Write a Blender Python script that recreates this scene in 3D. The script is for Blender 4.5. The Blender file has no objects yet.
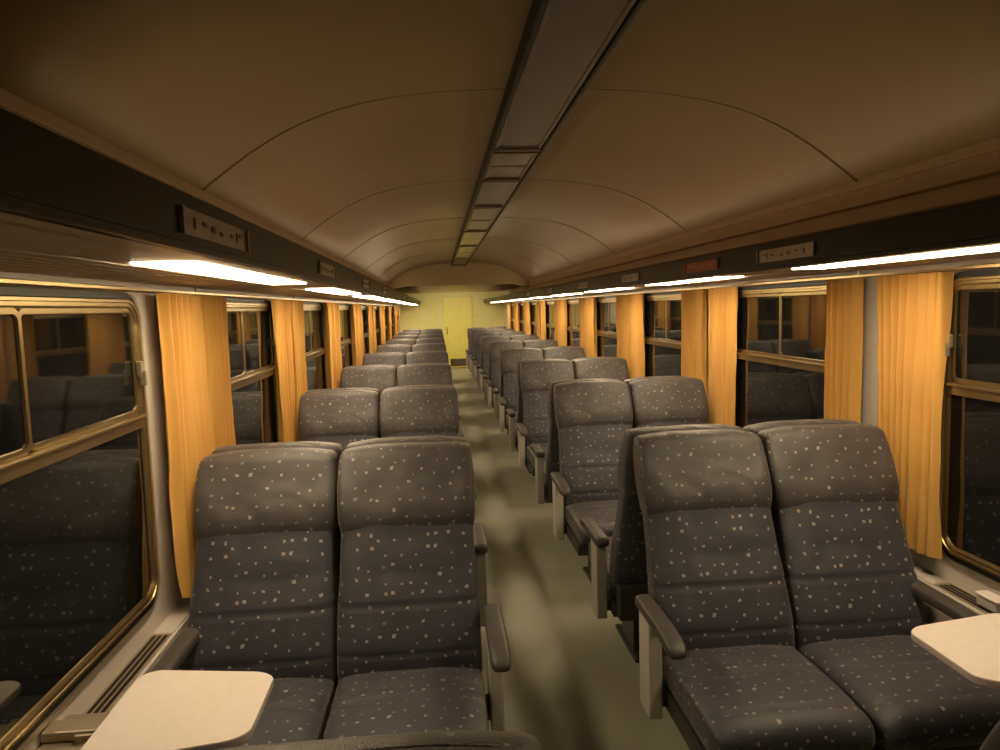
import bpy, bmesh, math, random
from mathutils import Vector, Matrix, noise as mnoise
random.seed(7)
COL=bpy.context.scene.collection

# ---------------------------------------------------------------- materials
def newmat(name):
    m=bpy.data.materials.new(name);m.use_nodes=True
    nt=m.node_tree;b=nt.nodes['Principled BSDF'];return m,nt,b
def simple(name,col,rough=.5,metal=0.,noise=.06,scale=8.,bump=0.,spec=.5,bscale=200,ior=None):
    m,nt,b=newmat(name)
    tc=nt.nodes.new('ShaderNodeTexCoord')
    n=nt.nodes.new('ShaderNodeTexNoise');n.inputs['Scale'].default_value=scale;n.inputs['Detail'].default_value=4
    nt.links.new(tc.outputs['Object'],n.inputs['Vector'])
    r=nt.nodes.new('ShaderNodeValToRGB')
    r.color_ramp.elements[0].position=.3;r.color_ramp.elements[1].position=.7
    r.color_ramp.elements[0].color=(*[c*(1-noise*2) for c in col],1)
    r.color_ramp.elements[1].color=(*[min(1,c*(1+noise)) for c in col],1)
    nt.links.new(n.outputs['Fac'],r.inputs['Fac']);nt.links.new(r.outputs['Color'],b.inputs['Base Color'])
    b.inputs['Roughness'].default_value=rough;b.inputs['Metallic'].default_value=metal
    b.inputs['Specular IOR Level'].default_value=spec
    if ior:b.inputs['IOR'].default_value=ior
    if bump>0:
        n2=nt.nodes.new('ShaderNodeTexNoise');n2.inputs['Scale'].default_value=bscale
        nt.links.new(tc.outputs['Object'],n2.inputs['Vector'])
        bp=nt.nodes.new('ShaderNodeBump');bp.inputs['Strength'].default_value=bump;bp.inputs['Distance'].default_value=.002
        nt.links.new(n2.outputs['Fac'],bp.inputs['Height']);nt.links.new(bp.outputs['Normal'],b.inputs['Normal'])
    return m
def fabric(name,c0,c1,tmin,tmax,dots,rough,crease):
    m,nt,b=newmat(name)
    uv=nt.nodes.new('ShaderNodeUVMap')
    nd=nt.nodes.new('ShaderNodeTexNoise');nd.inputs['Scale'].default_value=60;nd.inputs['Detail'].default_value=1
    nt.links.new(uv.outputs['UV'],nd.inputs['Vector'])
    sc=nt.nodes.new('ShaderNodeVectorMath');sc.operation='SCALE';sc.inputs['Scale'].default_value=.010
    nt.links.new(nd.outputs['Color'],sc.inputs[0])
    av=nt.nodes.new('ShaderNodeVectorMath');av.operation='ADD'
    nt.links.new(uv.outputs['UV'],av.inputs[0]);nt.links.new(sc.outputs[0],av.inputs[1])
    v=nt.nodes.new('ShaderNodeTexVoronoi');v.voronoi_dimensions='2D';v.distance='CHEBYCHEV';v.feature='F1'
    v.inputs['Scale'].default_value=20;v.inputs['Randomness'].default_value=.70
    nt.links.new(av.outputs[0],v.inputs['Vector'])
    sep=nt.nodes.new('ShaderNodeSeparateColor');nt.links.new(v.outputs['Color'],sep.inputs[0])
    th=nt.nodes.new('ShaderNodeMapRange');th.inputs['To Min'].default_value=tmin;th.inputs['To Max'].default_value=tmax
    nt.links.new(sep.outputs[1],th.inputs['Value'])
    lt=nt.nodes.new('ShaderNodeMath');lt.operation='LESS_THAN'
    nt.links.new(v.outputs['Distance'],lt.inputs[0]);nt.links.new(th.outputs[0],lt.inputs[1])
    r=nt.nodes.new('ShaderNodeValToRGB');r.color_ramp.interpolation='CONSTANT'
    r.color_ramp.elements[0].color=(*dots[0],1);r.color_ramp.elements[1].position=.5;r.color_ramp.elements[1].color=(*dots[1],1)
    e=r.color_ramp.elements.new(.75);e.color=(*dots[2],1)
    nt.links.new(sep.outputs[0],r.inputs['Fac'])
    n=nt.nodes.new('ShaderNodeTexNoise');n.inputs['Scale'].default_value=9;nt.links.new(uv.outputs['UV'],n.inputs['Vector'])
    r2=nt.nodes.new('ShaderNodeValToRGB');r2.color_ramp.elements[0].position=.3;r2.color_ramp.elements[1].position=.75
    r2.color_ramp.elements[0].color=(*c0,1);r2.color_ramp.elements[1].color=(*c1,1)
    nt.links.new(n.outputs['Fac'],r2.inputs['Fac'])
    mx=nt.nodes.new('ShaderNodeMix');mx.data_type='RGBA'
    nt.links.new(lt.outputs[0],mx.inputs['Factor']);nt.links.new(r2.outputs['Color'],mx.inputs['A']);nt.links.new(r.outputs['Color'],mx.inputs['B'])
    nt.links.new(mx.outputs['Result'],b.inputs['Base Color'])
    b.inputs['Roughness'].default_value=rough;b.inputs['Sheen Weight'].default_value=.26;b.inputs['Sheen Roughness'].default_value=.4
    b.inputs['Sheen Tint'].default_value=(1,.88,.76,1)
    b.inputs['Specular IOR Level'].default_value=.5
    n2=nt.nodes.new('ShaderNodeTexNoise');n2.inputs['Scale'].default_value=260;nt.links.new(uv.outputs['UV'],n2.inputs['Vector'])
    n3=nt.nodes.new('ShaderNodeTexNoise');n3.inputs['Scale'].default_value=5.5;n3.inputs['Distortion'].default_value=.6;n3.inputs['Detail'].default_value=1;nt.links.new(uv.outputs['UV'],n3.inputs['Vector'])
    ad=nt.nodes.new('ShaderNodeMath');ad.operation='MULTIPLY_ADD';ad.inputs[1].default_value=crease
    nt.links.new(n3.outputs['Fac'],ad.inputs[0]);nt.links.new(n2.outputs['Fac'],ad.inputs[2])
    bp=nt.nodes.new('ShaderNodeBump');bp.inputs['Strength'].default_value=.45;bp.inputs['Distance'].default_value=.003
    nt.links.new(ad.outputs[0],bp.inputs['Height']);nt.links.new(bp.outputs['Normal'],b.inputs['Normal'])
    return m
def curtain_mat():
    m,nt,b=newmat('curtain_cloth')
    tc=nt.nodes.new('ShaderNodeTexCoord')
    w=nt.nodes.new('ShaderNodeTexNoise');w.inputs['Scale'].default_value=5;w.inputs['Detail'].default_value=1;nt.links.new(tc.outputs['Object'],w.inputs['Vector'])
    r=nt.nodes.new('ShaderNodeValToRGB');r.color_ramp.elements[0].color=(.59,.31,.072,1);r.color_ramp.elements[1].color=(.66,.36,.088,1)
    nt.links.new(w.outputs['Fac'],r.inputs['Fac']);nt.links.new(r.outputs['Color'],b.inputs['Base Color'])
    b.inputs['Roughness'].default_value=.85;b.inputs['Sheen Weight'].default_value=.12
    n2=nt.nodes.new('ShaderNodeTexNoise');n2.inputs['Scale'].default_value=600;nt.links.new(tc.outputs['Object'],n2.inputs['Vector'])
    bp=nt.nodes.new('ShaderNodeBump');bp.inputs['Strength'].default_value=.3;bp.inputs['Distance'].default_value=.001
    nt.links.new(n2.outputs['Fac'],bp.inputs['Height']);nt.links.new(bp.outputs['Normal'],b.inputs['Normal'])
    return m
def floor_mat():
    m,nt,b=newmat('worn_floor_covering')
    tc=nt.nodes.new('ShaderNodeTexCoord')
    mp=nt.nodes.new('ShaderNodeMapping');mp.inputs['Scale'].default_value=(4.2,2.4,1);mp.inputs['Location'].default_value=(.3,.6,0)
    nt.links.new(tc.outputs['Object'],mp.inputs['Vector'])
    n=nt.nodes.new('ShaderNodeTexNoise');n.inputs['Scale'].default_value=1.0;n.inputs['Detail'].default_value=1;nt.links.new(mp.outputs[0],n.inputs['Vector'])
    r=nt.nodes.new('ShaderNodeValToRGB');r.color_ramp.elements[0].position=.30;r.color_ramp.elements[1].position=.58
    r.color_ramp.elements[0].color=(.375,.36,.28,1);r.color_ramp.elements[1].color=(.415,.42,.33,1)
    nt.links.new(n.outputs['Fac'],r.inputs['Fac'])
    n2=nt.nodes.new('ShaderNodeTexNoise');n2.inputs['Scale'].default_value=120;nt.links.new(tc.outputs['Object'],n2.inputs['Vector'])
    mx=nt.nodes.new('ShaderNodeMix');mx.data_type='RGBA';mx.blend_type='MULTIPLY';mx.inputs['Factor'].default_value=.2
    nt.links.new(r.outputs['Color'],mx.inputs['A']);nt.links.new(n2.outputs['Fac'],mx.inputs['B'])
    nt.links.new(mx.outputs['Result'],b.inputs['Base Color']);b.inputs['Roughness'].default_value=.48
    return m
def emis(name,col,s):
    m,nt,b=newmat(name)
    b.inputs['Base Color'].default_value=(.9,.85,.75,1)
    b.inputs['Emission Color'].default_value=(*col,1);b.inputs['Emission Strength'].default_value=s
    return m
FAB=fabric('speckled_upholstery',(.043,.042,.058),(.057,.056,.075),.06,.118,((.34,.31,.30),(.18,.19,.26),(.33,.26,.20)),.50,9)
FABH=fabric('speckled_headrest_cloth',(.052,.046,.052),(.070,.061,.064),.055,.115,((.30,.27,.25),(.16,.17,.21),(.28,.22,.17)),.48,14)
CUR=curtain_mat();FLO=floor_mat()
CEIL=simple('ceiling_laminate',(.53,.405,.25),.36,noise=.04,scale=1.5)
BULK=simple('bulkhead_laminate',(.78,.69,.40),.4,noise=.04,scale=1.5)
SEAM=simple('seam_dark',(.38,.275,.17),.5)
WALL=simple('wall_laminate',(.64,.58,.51),.4,noise=.03,scale=3)
CREAM=simple('cream_plastic',(.60,.47,.34),.4,noise=.03,scale=4)
BLACK=simple('black_fascia',(.005,.004,.004),.35,noise=.1,spec=.25)
RUB=simple('black_rubber',(.012,.011,.010),.5)
ALU=simple('anodised_aluminium',(.36,.265,.125),.28,metal=.9,noise=.05,scale=20)
ALUP=simple('pale_aluminium',(.46,.39,.28),.36,metal=.6,noise=.05,scale=20)
GLASS=simple('night_glass',(.006,.006,.006),.03,noise=0,spec=.5,ior=1.75)
ARM=simple('armrest_plastic',(.072,.063,.063),.5,noise=.08,scale=12)
PANEL=simple('grey_side_panel',(.50,.47,.42),.45,noise=.04)
STEEL=simple('dark_steel',(.07,.065,.06),.4,metal=.4)
TABLE=simple('table_laminate',(.84,.73,.68),.33,noise=.02,scale=30)
YEL=simple('yellow_partition',(.82,.71,.20),.4,noise=.03)
PALEY=simple('pale_yellow_wall',(.78,.70,.33),.45,noise=.03)
CLAMP=simple('unlit_lamp_cover',(.20,.16,.12),.18,noise=.03,scale=2,spec=.8)
CGRIL=simple('lamp_metal_cover',(.42,.36,.27),.22,metal=.7,noise=.04,scale=3)
CHROME=simple('sign_plate',(.46,.40,.34),.35,metal=.3,noise=.1,scale=40)
MARK=simple('sign_marks',(.20,.15,.12),.5)
RED=simple('sign_red',(.50,.13,.08),.5)
LIT=emis('lit_diffuser',(1.0,.80,.49),25)

# ---------------------------------------------------------------- helpers
def obj(name,me,parent=None,loc=(0,0,0),kind=None,label=None,cat=None,mats=(),group=None,smooth=False):
    o=bpy.data.objects.new(name,me);COL.objects.link(o);o.location=loc
    if parent: o.parent=parent
    if me is not None:
        for m in mats: me.materials.append(m)
        if smooth:
            for p in me.polygons:p.use_smooth=True
    if kind:o['kind']=kind
    if label:o['label']=label
    if cat:o['category']=cat
    if group:o['group']=group
    return o
def boxes(name,bl,bevel=0.,seg=2):
    """bl: list of (x0,x1,y0,y1,z0,z1[,mat])"""
    bm=bmesh.new()
    for b in bl:
        x0,x1,y0,y1,z0,z1=b[:6];mi=b[6] if len(b)>6 else 0
        g=bmesh.ops.create_cube(bm,size=1,matrix=Matrix.Translation(((x0+x1)/2,(y0+y1)/2,(z0+z1)/2))@Matrix.Diagonal((abs(x1-x0),abs(y1-y0),abs(z1-z0),1)))
        fs={f for v in g['verts'] for f in v.link_faces}
        for f in fs:f.material_index=mi
    if bevel>0: bmesh.ops.bevel(bm,geom=bm.edges[:],offset=bevel,segments=seg,affect='EDGES',profile=.6)
    me=bpy.data.meshes.new(name);bm.to_mesh(me);bm.free();return me
def loft(name,rings,uvs=None,cap=True,closed=True):
    bm=bmesh.new();ul=bm.loops.layers.uv.new('UVMap')
    V=[[bm.verts.new(p) for p in r] for r in rings]
    n=len(rings[0])
    U=[];vv=0
    for i,r in enumerate(rings):
        a=0;row=[0]
        for j in range(n):
            a+=(Vector(r[(j+1)%n])-Vector(r[j])).length;row.append(a)
        U.append(row)
    vs=[0]
    q=n//4*3 # front index
    for i in range(1,len(rings)):
        vs.append(vs[-1]+(Vector(rings[i][q])-Vector(rings[i-1][q])).length)
    m=n if closed else n-1
    for i in range(len(rings)-1):
        for j in range(m):
            k=(j+1)%n
            f=bm.faces.new((V[i][j],V[i][k],V[i+1][k],V[i+1][j]));f.smooth=True
            for l,(a,b) in zip(f.loops,((i,j),(i,j+1),(i+1,j+1),(i+1,j))):
                l[ul].uv=(U[a][b]-U[a][q],vs[a])
    if cap:
        for r,ii in ((V[0],0),(V[-1],-1)):
            try:
                f=bm.faces.new(r if ii else r[::-1]);f.smooth=True
                for l in f.loops:l[ul].uv=(l.vert.co.x,l.vert.co.y)
            except Exception:pass
    bmesh.ops.recalc_face_normals(bm,faces=bm.faces[:])
    me=bpy.data.meshes.new(name);bm.to_mesh(me);bm.free();return me
def sup(t,n):
    c,s=math.cos(t),math.sin(t)
    return math.copysign(abs(c)**(2/n),c),math.copysign(abs(s)**(2/n),s)
def smooth_interp(tab,z):
    n=len(tab)
    for i in range(n-1):
        if z<=tab[i+1][0] or i==n-2:
            a=tab[max(0,i-1)];b=tab[i];c=tab[i+1];d=tab[min(n-1,i+2)]
            t=max(0,min(1,(z-b[0])/(c[0]-b[0])))
            out=[]
            for k in range(1,len(b)):
                p0,p1,p2,p3=a[k],b[k],c[k],d[k]
                out.append(.5*((2*p1)+(-p0+p2)*t+(2*p0-5*p1+4*p2-p3)*t*t+(-p0+3*p1-3*p2+p3)*t**3))
            return out
def grooves(z,gs,wd=.005,dep=.006):
    return sum(dep*math.exp(-((z-g)/wd)**2) for g in gs)
def wrinkle(x,z,amp,sd):
    a=mnoise.noise(Vector((x*6+sd,z*9,sd)))
    b=mnoise.noise(Vector((x*14+sd*2,z*20,sd+3)))
    return amp*(a+.3*b)
N=60
def back_loft(name,z0,z1,tab,gs,top_r,bot_r,n=5.,crown_a=.010,side_drop=0.,bot_min=.04,wr=.0026,sd=0.,wing=0.):
    rings=[];M=80
    for i in range(M+1):
        s=i/M; s=.5-.5*math.cos(math.pi*s); z=z0+(z1-z0)*s
        yf,yb,w=smooth_interp(tab,z)
        k=1.
        if z>z1-top_r: k=max(.0,1-((z-(z1-top_r))/top_r)**2.4)**(1/2.4)
        if z<z0+bot_r: k=min(k,max(bot_min,max(.0,1-(((z0+bot_r)-z)/bot_r)**2.4)**(1/2.4)))
        g=grooves(z,gs)
        yc=(yf+yb)/2;d=(yb-yf)/2
        kd=max(k,.04)
        kw=1-(1-kd)*.11
        ring=[]
        for j in range(N):
            c,s2=sup(2*math.pi*j/N,n)
            dd=d*kd-(g if s2<0 else 0)
            crown=crown_a*(1-c*c) if s2<0 else 0
            wv=wrinkle(c*.24,z,wr,sd) if s2<0 else 0
            wg=wing*max(0,abs(c)-.62)/.38*math.sin(math.pi*s) if s2<0 else 0
            zz=z-side_drop*c*c*(1-(z-z0)/(z1-z0))**2 - .012*abs(c)**3*max(0,(z-(z1-top_r))/top_r)+.007*mnoise.noise(Vector((c*1.6,sd,5)))*max(0,(z-z0)/(z1-z0))
            ring.append((c*(w*kw-g*.4)+wrinkle(z,c,wr*.6,sd+9)*abs(c),yc+s2*dd-crown*kd-wv*kd-wg*kd,zz))
        rings.append(ring)
    return loft(name,rings)
def cushion_loft(name):
    rings=[];M=50;y0,y1=-.885,-.34
    for i in range(M+1):
        s=.5-.5*math.cos(math.pi*i/M);y=y0+(y1-y0)*s
        zt=.448+.012*math.sin(math.pi*min(1,(y-y0)/.5))-.006;zb=.315
        k=1.;r=.075
        if y<y0+r:k=max(0,1-((y0+r-y)/r)**2.3)**(1/2.3)
        if y>y1-.03:k=max(0,1-((y-(y1-.03))/.03)**2.3)**(1/2.3)
        k=max(k,.05)
        g=grooves(y,[-.60],.008,.009)+grooves(y,[-.80],.006,.005)
        ring=[]
        zc=(zt+zb)/2;d=(zt-zb)/2
        for j in range(N):
            c,s2=sup(2*math.pi*j/N,5)
            dd=d*k-(g if s2<0 else 0)
            wv=wrinkle(c*.24,y,.003,3.) if s2<0 else 0
            ring.append((c*(.246)*(1-(1-k)*.12),y,zc-s2*dd+((.008*(1-c*c)+wv) if s2<0 else 0)*k))
        rings.append(ring)
    return loft(name,rings)
def arm_mesh(name,x,y0,y1,ztop,w,h):
    rings=[];M=22
    for i in range(M+1):
        s=.5-.5*math.cos(math.pi*i/M);y=y0+(y1-y0)*s
        k=1
        if y<y0+.045:k=max(.1,(max(0,1-((y0+.045-y)/.045)**2.2))**(1/2.2))
        if y>y1-.02:k=max(.3,(max(0,1-((y-y1+.02)/.02)**2)**.5))
        drop=.018*max(0,(y0+.16-y)/.16)**2
        zc=ztop-drop-h/2
        rings.append([(x+sup(2*math.pi*j/28,3.4)[0]*w/2*(.3+.7*k),y,zc+sup(2*math.pi*j/28,3.4)[1]*h/2*k) for j in range(28)])
    return loft(name,rings)

# ---------------------------------------------------------------- double seat templates
backtab=[(.385,-.405,-.27,.248),(.50,-.394,-.235,.249),(.62,-.345,-.19,.247),(.75,-.282,-.145,.241),(.92,-.214,-.085,.237)]
headtab=[(.885,-.222,-.080,.240),(.935,-.217,-.062,.247),(1.01,-.184,-.040,.250),(1.09,-.142,-.012,.248),(1.165,-.110,-.004,.240)]
ME={}
ME['back']=back_loft('backrest',.385,.930,backtab,[.645,.50],.02,.03,n=6,crown_a=.004)
ME['head']=back_loft('headrest',.885,1.163,headtab,[],.038,.010,n=6.5,crown_a=.002,side_drop=.018,bot_min=.84,sd=2.,wing=.012,wr=.004)
ME['back2']=back_loft('backrest',.385,.930,backtab,[.645,.50],.02,.03,n=6,crown_a=.004,sd=7.)
ME['head2']=back_loft('headrest',.885,1.163,headtab,[],.038,.010,n=6.5,crown_a=.002,side_drop=.018,bot_min=.84,sd=11.,wing=.012,wr=.004)
ME['cush']=cushion_loft('seat_cushion')
for k in ME:ME[k].materials.append(FABH if 'head' in k else FAB)
def seat_template(wall_sign):
    a=-wall_sign
    root=bpy.data.objects.new('double_seat',None);COL.objects.link(root)
    root['category']='train seat';root['group']='rows of double seats'
    parts=[]
    for sx in (-.252,.252):
        for nm,k in (('backrest','back'),('headrest','head'),('seat_cushion','cush')):
            kk=k+'2' if (sx>0 and k!='cush') else k
            parts.append(obj(nm,ME[kk],root,(sx,0,0)))
    am=arm_mesh('armrest',a*.542,-.705,-.30,.625,.064,.046);parts.append(obj('armrest',am,root,mats=[ARM]))
    am=arm_mesh('armrest',wall_sign*.478,-.705,-.30,.615,.062,.044);parts.append(obj('armrest',am,root,mats=[ARM]))
    sp=boxes('side_panel',[(a*.542-.024,a*.542+.024,-.46,-.335,.235,.588)],.008)
    parts.append(obj('side_panel',sp,root,mats=[PANEL],label='light grey side panel'))
    fr=boxes('seat_frame',[(-.50,.50,-.82,-.30,.255,.318),(-.49,.49,-.30,-.22,.27,.42),(a*.49,a*.53,-.44,-.35,.265,.315)],.008)
    parts.append(obj('seat_frame',fr,root,mats=[STEEL]))
    for lx in (-.34,.34):
        lg=boxes('leg',[(lx-.03,lx+.03,-.66,-.44,.0,.26),(lx-.045,lx+.045,-.74,-.36,0,.02)],.005)
        parts.append(obj('leg',lg,root,mats=[STEEL]))
    return root,parts
TA=seat_template(-1);TB=seat_template(1)
used={id(TA[0]):False,id(TB[0]):False}
def place_seat(T,x,y,rot,label):
    root,parts=T
    if not used[id(root)]:
        used[id(root)]=True;r=root
    else:
        r=root.copy();COL.objects.link(r)
        for p in parts:
            c=p.copy();COL.objects.link(c);c.parent=r
    r.location=(x,y,0);r.rotation_euler=(0,0,rot);r['label']=label
P=1.94;YB=2.755
for k in range(9):
    y=YB+P*k
    place_seat(TA,-.815,y,0,'dark grey speckled double seat with armrests, facing the near end')
    place_seat(TB,.815,y,0,'dark grey speckled double seat with armrests, facing the near end')
for k in range(-1,8):
    y=YB+P*k+.012-(.092 if k<0 else 0)
    place_seat(TB,-.815,y,math.pi,'dark grey speckled double seat seen from behind, backs together')
    place_seat(TA,.815,y,math.pi,'dark grey speckled double seat seen from behind, backs together')

# ---------------------------------------------------------------- shell
Y0,Y1,W=-1.3,20.0,1.42
obj('floor',boxes('floor',[(-1.46,1.46,Y0,Y1,-.05,0)]),kind='structure',mats=[FLO],label='worn olive grey floor covering')
for s,nm in ((-1,'left'),(1,'right')):
    obj('wall_'+nm,boxes('wall',[(s*W,s*(W+.05),Y0,Y1,0,2.14)]),kind='structure',mats=[WALL],label='cream laminate side wall')
    obj('trim_'+('1' if s<0 else '2'),boxes('trim',[(s*1.30,s*W,Y0,13.5,2.035,2.125),(s*1.29,s*1.33,Y0,13.5,2.10,2.14),(s*1.335,s*W,Y0,13.5,1.97,2.035)],.008),kind='structure',mats=[CREAM],label='cream cornice moulding along the ceiling edge')
obj('wall_back',boxes('wall',[(-1.46,1.46,Y0-.05,Y0,0,2.55)]),kind='structure',mats=[WALL])
obj('wall_end',boxes('wall',[(-1.46,1.46,Y1,Y1+.05,0,2.55)]),kind='structure',mats=[PALEY],label='pale yellow end partition')
prof=[(-1.42,2.05),(-1.30,2.13),(-1.22,2.19),(-1.10,2.275),(-.95,2.36),(-.78,2.425),(-.58,2.468),(-.35,2.492),(0,2.502)]
prof=prof+[(-x,z) for x,z in prof[-2::-1]]
def refine(pr,n=4):
    out=[]
    for i in range(len(pr)-1):
        for k in range(n):
            t=k/n;a=pr[max(0,i-1)];b=pr[i];c=pr[i+1];d=pr[min(len(pr)-1,i+2)]
            out.append(tuple(.5*((2*b[q])+(-a[q]+c[q])*t+(2*a[q]-5*b[q]+4*c[q]-d[q])*t*t+(-a[q]+3*b[q]-3*c[q]+d[q])*t**3) for q in (0,1)))
    out.append(pr[-1]);return out
pf=refine(prof)
def strip_mesh(name,pr,ya,yb,th=.04):
    bm=bmesh.new()
    lo=[[bm.verts.new((x,y,z)) for x,z in pr] for y in (ya,yb)]
    hi=[[bm.verts.new((x,y,z+th)) for x,z in pr] for y in (ya,yb)]
    n=len(pr)
    for j in range(n-1):
        for g,fl in ((lo,0),(hi,1)):
            f=bm.faces.new((g[0][j],g[0][j+1],g[1][j+1],g[1][j]));f.smooth=True
        for e in (0,1): bm.faces.new((lo[e][j],lo[e][j+1],hi[e][j+1],hi[e][j]))
    for j in (0,n-1): bm.faces.new((lo[0][j],lo[1][j],hi[1][j],hi[0][j]))
    bmesh.ops.recalc_face_normals(bm,faces=bm.faces[:])
    me=bpy.data.meshes.new(name);bm.to_mesh(me);bm.free();return me
me=strip_mesh('ceiling',pf,Y0,13.55)
bm=bmesh.new();bm.from_mesh(me)
bmesh.ops.create_cube(bm,size=1,matrix=Matrix.Translation((0,16.8,2.11))@Matrix.Diagonal((2.9,6.5,.04,1)))
bm.to_mesh(me);bm.free()
obj('ceiling',me,kind='structure',mats=[CEIL],label='brown cream vaulted ceiling')
inner=[(x*.993,z-.002) for x,z in pf if abs(x)<=1.30]
for k in range(6):
    y=2.84+1.97*k
    if y>13.3:break
    obj(f'trim_{3+k}',strip_mesh('trim',inner,y-.005,y+.005,.003),kind='structure',mats=[SEAM],label='thin dark joint across the vaulted ceiling')
bm=bmesh.new()
vs=[bm.verts.new((x,13.5,z)) for x,z in pf]+[bm.verts.new((1.42,13.5,1.99)),bm.verts.new((1.0,13.5,2.09)),bm.verts.new((-1.0,13.5,2.09)),bm.verts.new((-1.42,13.5,1.99))]
f=bm.faces.new(vs);r=bmesh.ops.extrude_face_region(bm,geom=[f])
for v in [g for g in r['geom'] if isinstance(g,bmesh.types.BMVert)]:v.co.y+=.05
bmesh.ops.recalc_face_normals(bm,faces=bm.faces[:])
me=bpy.data.meshes.new('wall');bm.to_mesh(me);bm.free()
obj('wall_bulkhead',me,kind='structure',mats=[BULK],label='arched bulkhead above the aisle')
for i,s in enumerate((-1,1)):
    obj(f'trim_{10+i}',boxes('trim',[(s*.120,s*.136,Y0,13.4,2.435,2.50)],.004),kind='structure',mats=[BLACK],label='black rail beside the ceiling lamps')
for i,(a,b,g) in enumerate([(-1.0,3.66,0),(3.70,4.50,1),(4.54,5.68,0),(5.72,7.45,1),(7.49,9.22,0),(9.26,11.5,1),(11.54,13.3,0)]):
    lp=bpy.data.objects.new('ceiling_lamp',None);COL.objects.link(lp);lp.location=(0,(a+b)/2,2.46)
    lp['category']='ceiling lamp';lp['group']='unlit lamps along the ceiling centre'
    lp['label']='unlit long ceiling lamp with brushed metal cover' if g else 'unlit long dark ceiling lamp with smooth cover'
    h=(b-a)/2
    obj('frame',boxes('frame',[(-.116,.116,-h,-h+.03,-.024,.03),(-.116,.116,h-.03,h,-.024,.03),(-.116,-.10,-h,h,-.018,.03),(.10,.116,-h,h,-.018,.03)],.003),lp,mats=[CLAMP if not g else ALU])
    obj('cover',boxes('cover',[(-.10,.10,-h+.03,h-.03,-.012,.02)]+([(-.10,.10,-.008,.008,-.016,-.01)] if g else []),.003),lp,mats=[CGRIL if g else CLAMP])

# ---------------------------------------------------------------- luggage racks
def plate(yc,s,red=False):
    L=.22
    bl=[(-s*.0,s*.006,-L,L,-.024,.024,0),(-s*.006,0,-L,-L+.010,-.024,.024,0),(-s*.006,0,L-.010,L,-.024,.024,0)]
    for q,w_,zz,hh in ((-.15,.008,0,.010),(-.10,.022,.004,.004),(-.045,.022,.0,.006),(.01,.020,-.003,.004),(.085,.022,0,.004),(.13,.007,0,.010),(.15,.020,.006,.004)):
        bl.append((-s*.002,0,q,q+w_,zz-hh,zz+hh,1))
    me=boxes('number_plate',bl)
    return me
for s,nm in ((-1,'left'),(1,'right')):
    rk=bpy.data.objects.new('luggage_rack',None);COL.objects.link(rk);rk.location=(s*1.15,0,1.78)
    rk['category']='luggage rack';rk['label']='long overhead luggage rack with black fascia and strip lights'
    X=lambda v:v-s*1.15
    Z=lambda v:v-1.78
    XO=1.068
    bl=[(X(s*.875),X(s*.930),Y0,Y1,Z(1.780),Z(1.80)),(X(s*.925),X(s*W),Y0,Y1,Z(1.795),Z(1.84)),(X(s*XO),X(s*1.09),Y0,Y1,Z(1.780),Z(1.80))]
    xs=1.105
    while xs<1.40:
        bl.append((X(s*xs),X(s*(xs+.027)),Y0,Y1,Z(1.779),Z(1.796)));xs+=.042
    ln=1.30 if s<0 else 1.22;pt=2.02 if s<0 else 1.95;ys=[]
    for k in range(10):
        ya=(1.58 if s<0 else 1.45)+pt*k
        if ya+ln>Y1:break
        ys.append(ya)
    prev=Y0
    for ya in ys+[Y1]:
        bl.append((X(s*.925),X(s*(XO+.004)),prev,ya,Z(1.780),Z(1.80)));prev=ya+ln
    obj('shelf',boxes('shelf',bl),rk,mats=[CREAM],label='cream slatted shelf')
    obj('fascia',boxes('fascia',[(X(s*.868),X(s*.885),Y0,Y1,Z(1.792),Z(1.885)),(X(s*.862),X(s*.885),Y0,Y1,Z(1.780),Z(1.796))],.003),rk,mats=[BLACK],label='glossy black fascia')
    for ya in ys:
        obj('strip_light',boxes('strip_light',[(X(s*.932),X(s*(XO-.003)),ya+.005,ya+ln-.005,Z(1.7755),Z(1.789))]),rk,mats=[LIT],label='glowing warm white strip light')
    for yc in ((1.53,3.0,4.6,6.2,8.0,9.9) if s<0 else (2.6,3.45,4.75,6.3,8.2,10.1)):
        rd=(s>0 and yc==3.45)
        o=obj('number_plate',plate(yc,s),rk,(X(s*.866),yc,Z(1.834)),mats=[RED if rd else CHROME,CHROME if rd else MARK],label='small reddish plate with pale marks' if rd else 'small metal plate with dark marks')

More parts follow.
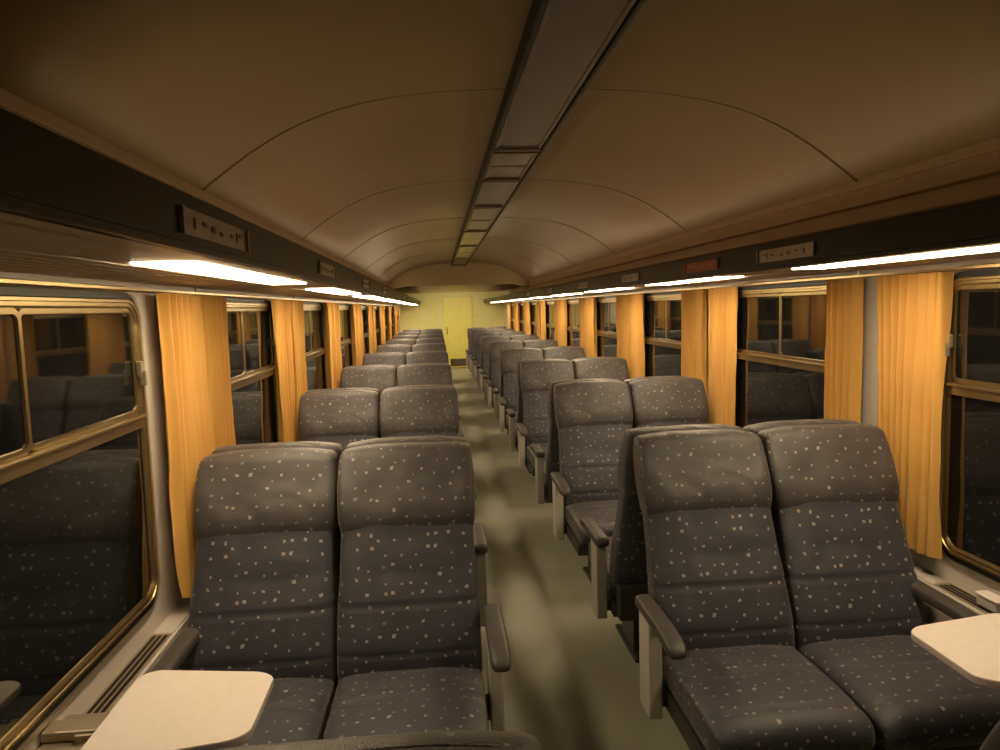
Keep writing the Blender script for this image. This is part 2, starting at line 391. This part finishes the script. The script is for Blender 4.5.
# ---------------------------------------------------------------- windows
def rrect(w,h,r,seg=8):
    pts=[]
    for cx_,cy_,a0 in ((w/2-r,h/2-r,0),(-w/2+r,h/2-r,90),(-w/2+r,-h/2+r,180),(w/2-r,-h/2+r,270)):
        for i in range(seg+1):
            a=math.radians(a0+90*i/seg);pts.append((cx_+r*math.cos(a),cy_+r*math.sin(a)))
    return pts
def ring(name,w,h,r,pr,s,cy=0,cz=0):
    rings=[]
    for ins,ht in pr:
        rings.append([(-s*ht,cy+y,cz+z) for y,z in rrect(w-2*ins,h-2*ins,max(.004,r-ins))])
    rings.append(rings[0])
    me=loft(name,rings,cap=False)
    for p in me.polygons:p.use_smooth=False
    return me
WW,WH,WC=1.43,1.085,1.222
def window_parts(s,root):
    out=[]
    def a(nm,me,m,lab=None):
        o=obj(nm,me,root,mats=[m],label=lab);out.append(o)
    a('outer_frame',ring('outer_frame',WW,WH,.12,[(0,0),(0,.006),(.003,.008),(.018,.008),(.021,.006),(.021,.0)],s),ALUP,'pale metal outer rim')
    a('gasket',ring('gasket',WW-.042,WH-.042,.10,[(0,0),(0,.010),(.019,.010),(.021,0)],s),RUB)
    a('frame',ring('frame',WW-.080,WH-.080,.085,[(0,0),(0,.013),(.004,.019),(.012,.019),(.014,.015),(.024,.015),(.032,.009),(.034,.0)],s),ALU)
    w,h=WW-.148,WH-.148
    zt=1.33-WC
    a('transom',boxes('transom',[(-s*.0,-s*.022,-w/2-.01,w/2+.01,zt-.024,zt+.018),(-s*.0,-s*.032,-w/2,w/2,zt+.008,zt+.018)],.003),ALU)
    a('glass_pane',boxes('glass_pane',[(-s*.002,-s*.005,-w/2-.008,w/2+.008,-h/2-.008,zt-.015)]),GLASS)
    up=h/2-(zt+.018)+.006
    cz=zt+.018+up/2
    for i,(cy,hx) in enumerate(((-w/4,.014),(w/4,.008))):
        a('sash_frame',ring('sash_frame',w/2+.010,up,.035,[(0,0),(0,hx),(.002,hx+.002),(.016,hx+.002),(.018,hx-.004),(.018,0)],s,cy,cz),ALU)
        a('glass_pane',boxes('glass_pane',[(-s*.002,-s*(hx-.004),cy-w/4,cy+w/4,cz-up/2+.006,cz+up/2-.006)]),GLASS)
    a('latch',boxes('latch',[(-s*.012,-s*.030,w/2-.01,w/2+.015,cz-.05,cz+.0),(-s*.020,-s*.040,w/2-.006,w/2+.006,cz-.08,cz-.03)],.004),ALUP)
    return out
for s in (-1,1):
    root=bpy.data.objects.new('window_%d'%(1 if s<0 else 11),None)
    COL.objects.link(root);root['kind']='structure';root['label']='metal framed night window with sliding upper panes'
    parts=window_parts(s,root)
    root.location=(s*W,1.785,WC)
    for k in range(1,9):
        r=root.copy();r.name='window_%d'%((1 if s<0 else 11)+k);COL.objects.link(r);r.location=(s*W,1.785+P*k,WC)
        for p in parts:
            c=p.copy();COL.objects.link(c);c.parent=r

# ---------------------------------------------------------------- heater ledges
for s in (-1,1):
    hc=bpy.data.objects.new('heater_cover',None);COL.objects.link(hc);hc.location=(s*1.38,0,0)
    hc['category']='heater cover';hc['label']='cream heater cover with slotted vents along the wall'
    X=lambda v:v-s*1.38
    obj('body',boxes('body',[(X(s*1.345),X(s*1.42),Y0,Y1-.01,0,.60),(X(s*1.352),X(s*1.42),Y0,Y1-.01,.60,.606)],.004),hc,mats=[WALL])
    for k in range(3):
        yc=1.785+P*k
        bl=[(X(s*1.353),X(s*1.415),yc-.5,yc+.62,.604,.609,0)]
        for q in range(3):
            bl.append((X(s*(1.359+.018*q)),X(s*(1.369+.018*q)),yc-.48,yc+.60,.608,.611,1))
        obj('vent_grille',boxes('vent_grille',bl),hc,mats=[ALUP,BLACK],label='slotted metal vent grille')

# ---------------------------------------------------------------- tables
for s in (-1,1):
    t=bpy.data.objects.new('wall_table',None);COL.objects.link(t);t.location=(s*1.08,1.755,.70)
    t['category']='table';t['label']='small pinkish white folding table under the window';t['group']='window tables'
    pts=rrect(.37,.43,.06,10)
    rings=[]
    for z,k in ((-.022,.985),(-.018,1),(-.003,1),(0,.992)):
        rings.append([(x*k,y*k*(1-.30*(.185-x*s)/.37),z) for x,y in pts])
    m=loft('tabletop',rings)
    for p in m.polygons:p.use_smooth=False
    obj('tabletop',m,t,mats=[TABLE])
    obj('bracket',boxes('bracket',[(s*-.10,s*.335,-.03,.03,-.05,-.024),(s*.20,s*.255,-.04,.04,-.24,-.03),(s*.20,s*.335,-.10,.10,-.085,-.05)],.006),t,mats=[ALUP])
b=bpy.data.objects.new('waste_bin',None);COL.objects.link(b);b.location=(1.387,2.17,.6115)
b['category']='waste bin';b['label']='small pale waste bin on the heater ledge'
obj('body',boxes('body',[(-.022,.022,-.045,.045,0,.036)],.008),b,mats=[PANEL])
obj('lid',boxes('lid',[(-.025,.025,-.05,.05,.036,.045)],.004),b,mats=[TABLE])

# ---------------------------------------------------------------- curtains
def curtain(seed,wt,wb,H,s,lean=0.,den=19.,anchor=0.):
    rnd=random.Random(seed)
    nu,nv=200,28
    ph=[rnd.uniform(0,6.28) for _ in range(6)];fr=den*wt*rnd.uniform(.85,1.1)
    bm=bmesh.new();rows=[]
    for j in range(nv+1):
        t=j/nv
        row=[]
        for i in range(nu+1):
            u=i/nu
            w=wt*(1-.06*math.sin(math.pi*t))+(wb-wt)*t**1.8
            uu=u+.038*math.sin(5*u+ph[0])+.022*math.sin(11*u+ph[1])+.055*t*math.sin(6*u+2.2*t+ph[4])
            a=.016+.005*t+.006*math.sin(7*u+ph[5])
            p_=2*math.pi*fr*uu
            x=a*math.sin(p_)+.25*a*math.sin(2.1*p_+ph[3]+2.5*t)+.006*mnoise.noise(Vector((u*6,t*7,seed)))
            x=min(max(x,-.025),.025)
            y=(u-.5)*w+.006*(.4+t)*math.cos(p_)+anchor*(w-wt)*.5
            row.append(bm.verts.new((x-s*lean*t**3,y,-H*t-(.010*math.sin(5*u+ph[1])+.006*math.sin(p_))*t)))
        rows.append(row)
    for j in range(nv):
        for i in range(nu):
            f=bm.faces.new((rows[j][i],rows[j][i+1],rows[j+1][i+1],rows[j+1][i]));f.smooth=True
    me=bpy.data.meshes.new('curtain');bm.to_mesh(me);bm.free();me.materials.append(CUR);return me
def add_curtain(me,x,y,lab='orange pleated curtain hanging beside a window'):
    obj('curtain',me,None,(x,y,1.745),label=lab,cat='curtain',group='orange window curtains')
CM={s:[curtain(11+q+(20 if s>0 else 0),.40 if s<0 else .45,.42,1.10,s) for q in range(4)] for s in (-1,1)}
for s in (-1,1):
    for k in range(0,9):
        y=YB+P*k
        if k==0 and s<0:
            add_curtain(curtain(5,.45,.49,1.08,s,.018,15.,.0),s*1.364,y+.01,'orange pleated curtain with a loose flared hem')
            add_curtain(curtain(6,.33,.27,1.09,s),s*1.376,y+.435)
        elif k==0:
            add_curtain(curtain(8,.38,.37,1.05,s),s*1.376,y-.15)
            add_curtain(curtain(9,.26,.28,1.09,s),s*1.374,y+.31)
        else:
            add_curtain(CM[s][k%4],s*1.374,y-(.22 if s<0 else .25))
            if k<8:add_curtain(CM[s][(k+2)%4],s*1.376,y+(.24 if s<0 else .25))
    rl=obj('curtain_rail',boxes('curtain_rail',[(s*1.372-.004,s*1.372+.004,.6,Y1-.3,1.749,1.757)]+[(s*1.372-.003,s*1.372+.003,1+P*q,1.01+P*q,1.755,1.778) for q in range(9)]),None,mats=[ALU],label='thin metal curtain rail below the luggage rack',cat='curtain rail')

# ---------------------------------------------------------------- end wall door etc
d=bpy.data.objects.new('door_1',None);COL.objects.link(d);d['kind']='structure';d['label']='bright yellow end door with a dark vent'
d.location=(.14,Y1,0)
obj('frame',boxes('frame',[(-.40,-.37,-.04,0,0,2.0),(.37,.40,-.04,0,0,2.0),(-.40,.40,-.04,0,1.96,2.0)],.004),d,mats=[PALEY])
obj('door_leaf',boxes('door_leaf',[(-.37,.37,-.03,0,.02,1.95)],.004),d,mats=[YEL])
obj('vent_grille',boxes('vent_grille',[(-.24,.24,-.036,-.03,.06,.26,0)]+[(-.22,.22,-.042,-.036,.08+q*.03,.092+q*.03,1) for q in range(6)]),d,mats=[BLACK,ALUP])
obj('handle',boxes('handle',[(-.32,-.30,-.07,-.03,.95,1.15)],.004),d,mats=[STEEL])

# ---------------------------------------------------------------- added fill lights: over the racks for the ceiling, and for the end partition
def area(name,loc,rot,sx,sy,p,col,lab):
    l=bpy.data.lights.new(name,'AREA');l.shape='RECTANGLE';l.size=sx;l.size_y=sy;l.energy=p;l.color=col
    o=bpy.data.objects.new(name,l);COL.objects.link(o);o.location=loc;o.rotation_euler=rot
    o['label']=lab;o['category']='fill light';return o
for s in (-1,1):
    area('ceiling_fill_light',(s*1.10,7.5,1.90),(math.pi,s*math.radians(-40),0),.10,11.8,6.2,(1,.76,.42),'added fill light for the ceiling, above the luggage rack')  # added uplight to brighten the vault, not a fitting of the coach
area('end_fill_light',(0,18.3,2.05),(math.radians(42),0,0),1.4,.25,21,(1,.88,.50),'added fill light brightening the end partition')  # unseen light added to lift the far end, no real fitting there

# ---------------------------------------------------------------- world, camera
w=bpy.data.worlds.new('World');bpy.context.scene.world=w;w.use_nodes=True
w.node_tree.nodes['Background'].inputs[0].default_value=(.01,.01,.015,1);w.node_tree.nodes['Background'].inputs[1].default_value=.3
f,yaw,pitch,roll,cx,cz=717.6,.0845,.0947,.0284,-.4275,1.6655
F=Vector((math.sin(yaw)*math.cos(pitch),math.cos(yaw)*math.cos(pitch),-math.sin(pitch)))
R=Vector((math.cos(yaw),-math.sin(yaw),0.));U=R.cross(F)
c,s=math.cos(roll),math.sin(roll)
r_=c*R-s*U;u_=s*R+c*U
cam=bpy.data.cameras.new('camera');cam.sensor_width=36;cam.lens=36*f/1000;cam.clip_start=.02
co=bpy.data.objects.new('camera',cam);COL.objects.link(co)
M=Matrix(((r_.x,u_.x,-F.x,cx),(r_.y,u_.y,-F.y,0),(r_.z,u_.z,-F.z,cz),(0,0,0,1)))
co.matrix_world=M
bpy.context.scene.camera=co
bpy.context.scene.view_settings.view_transform='Standard'
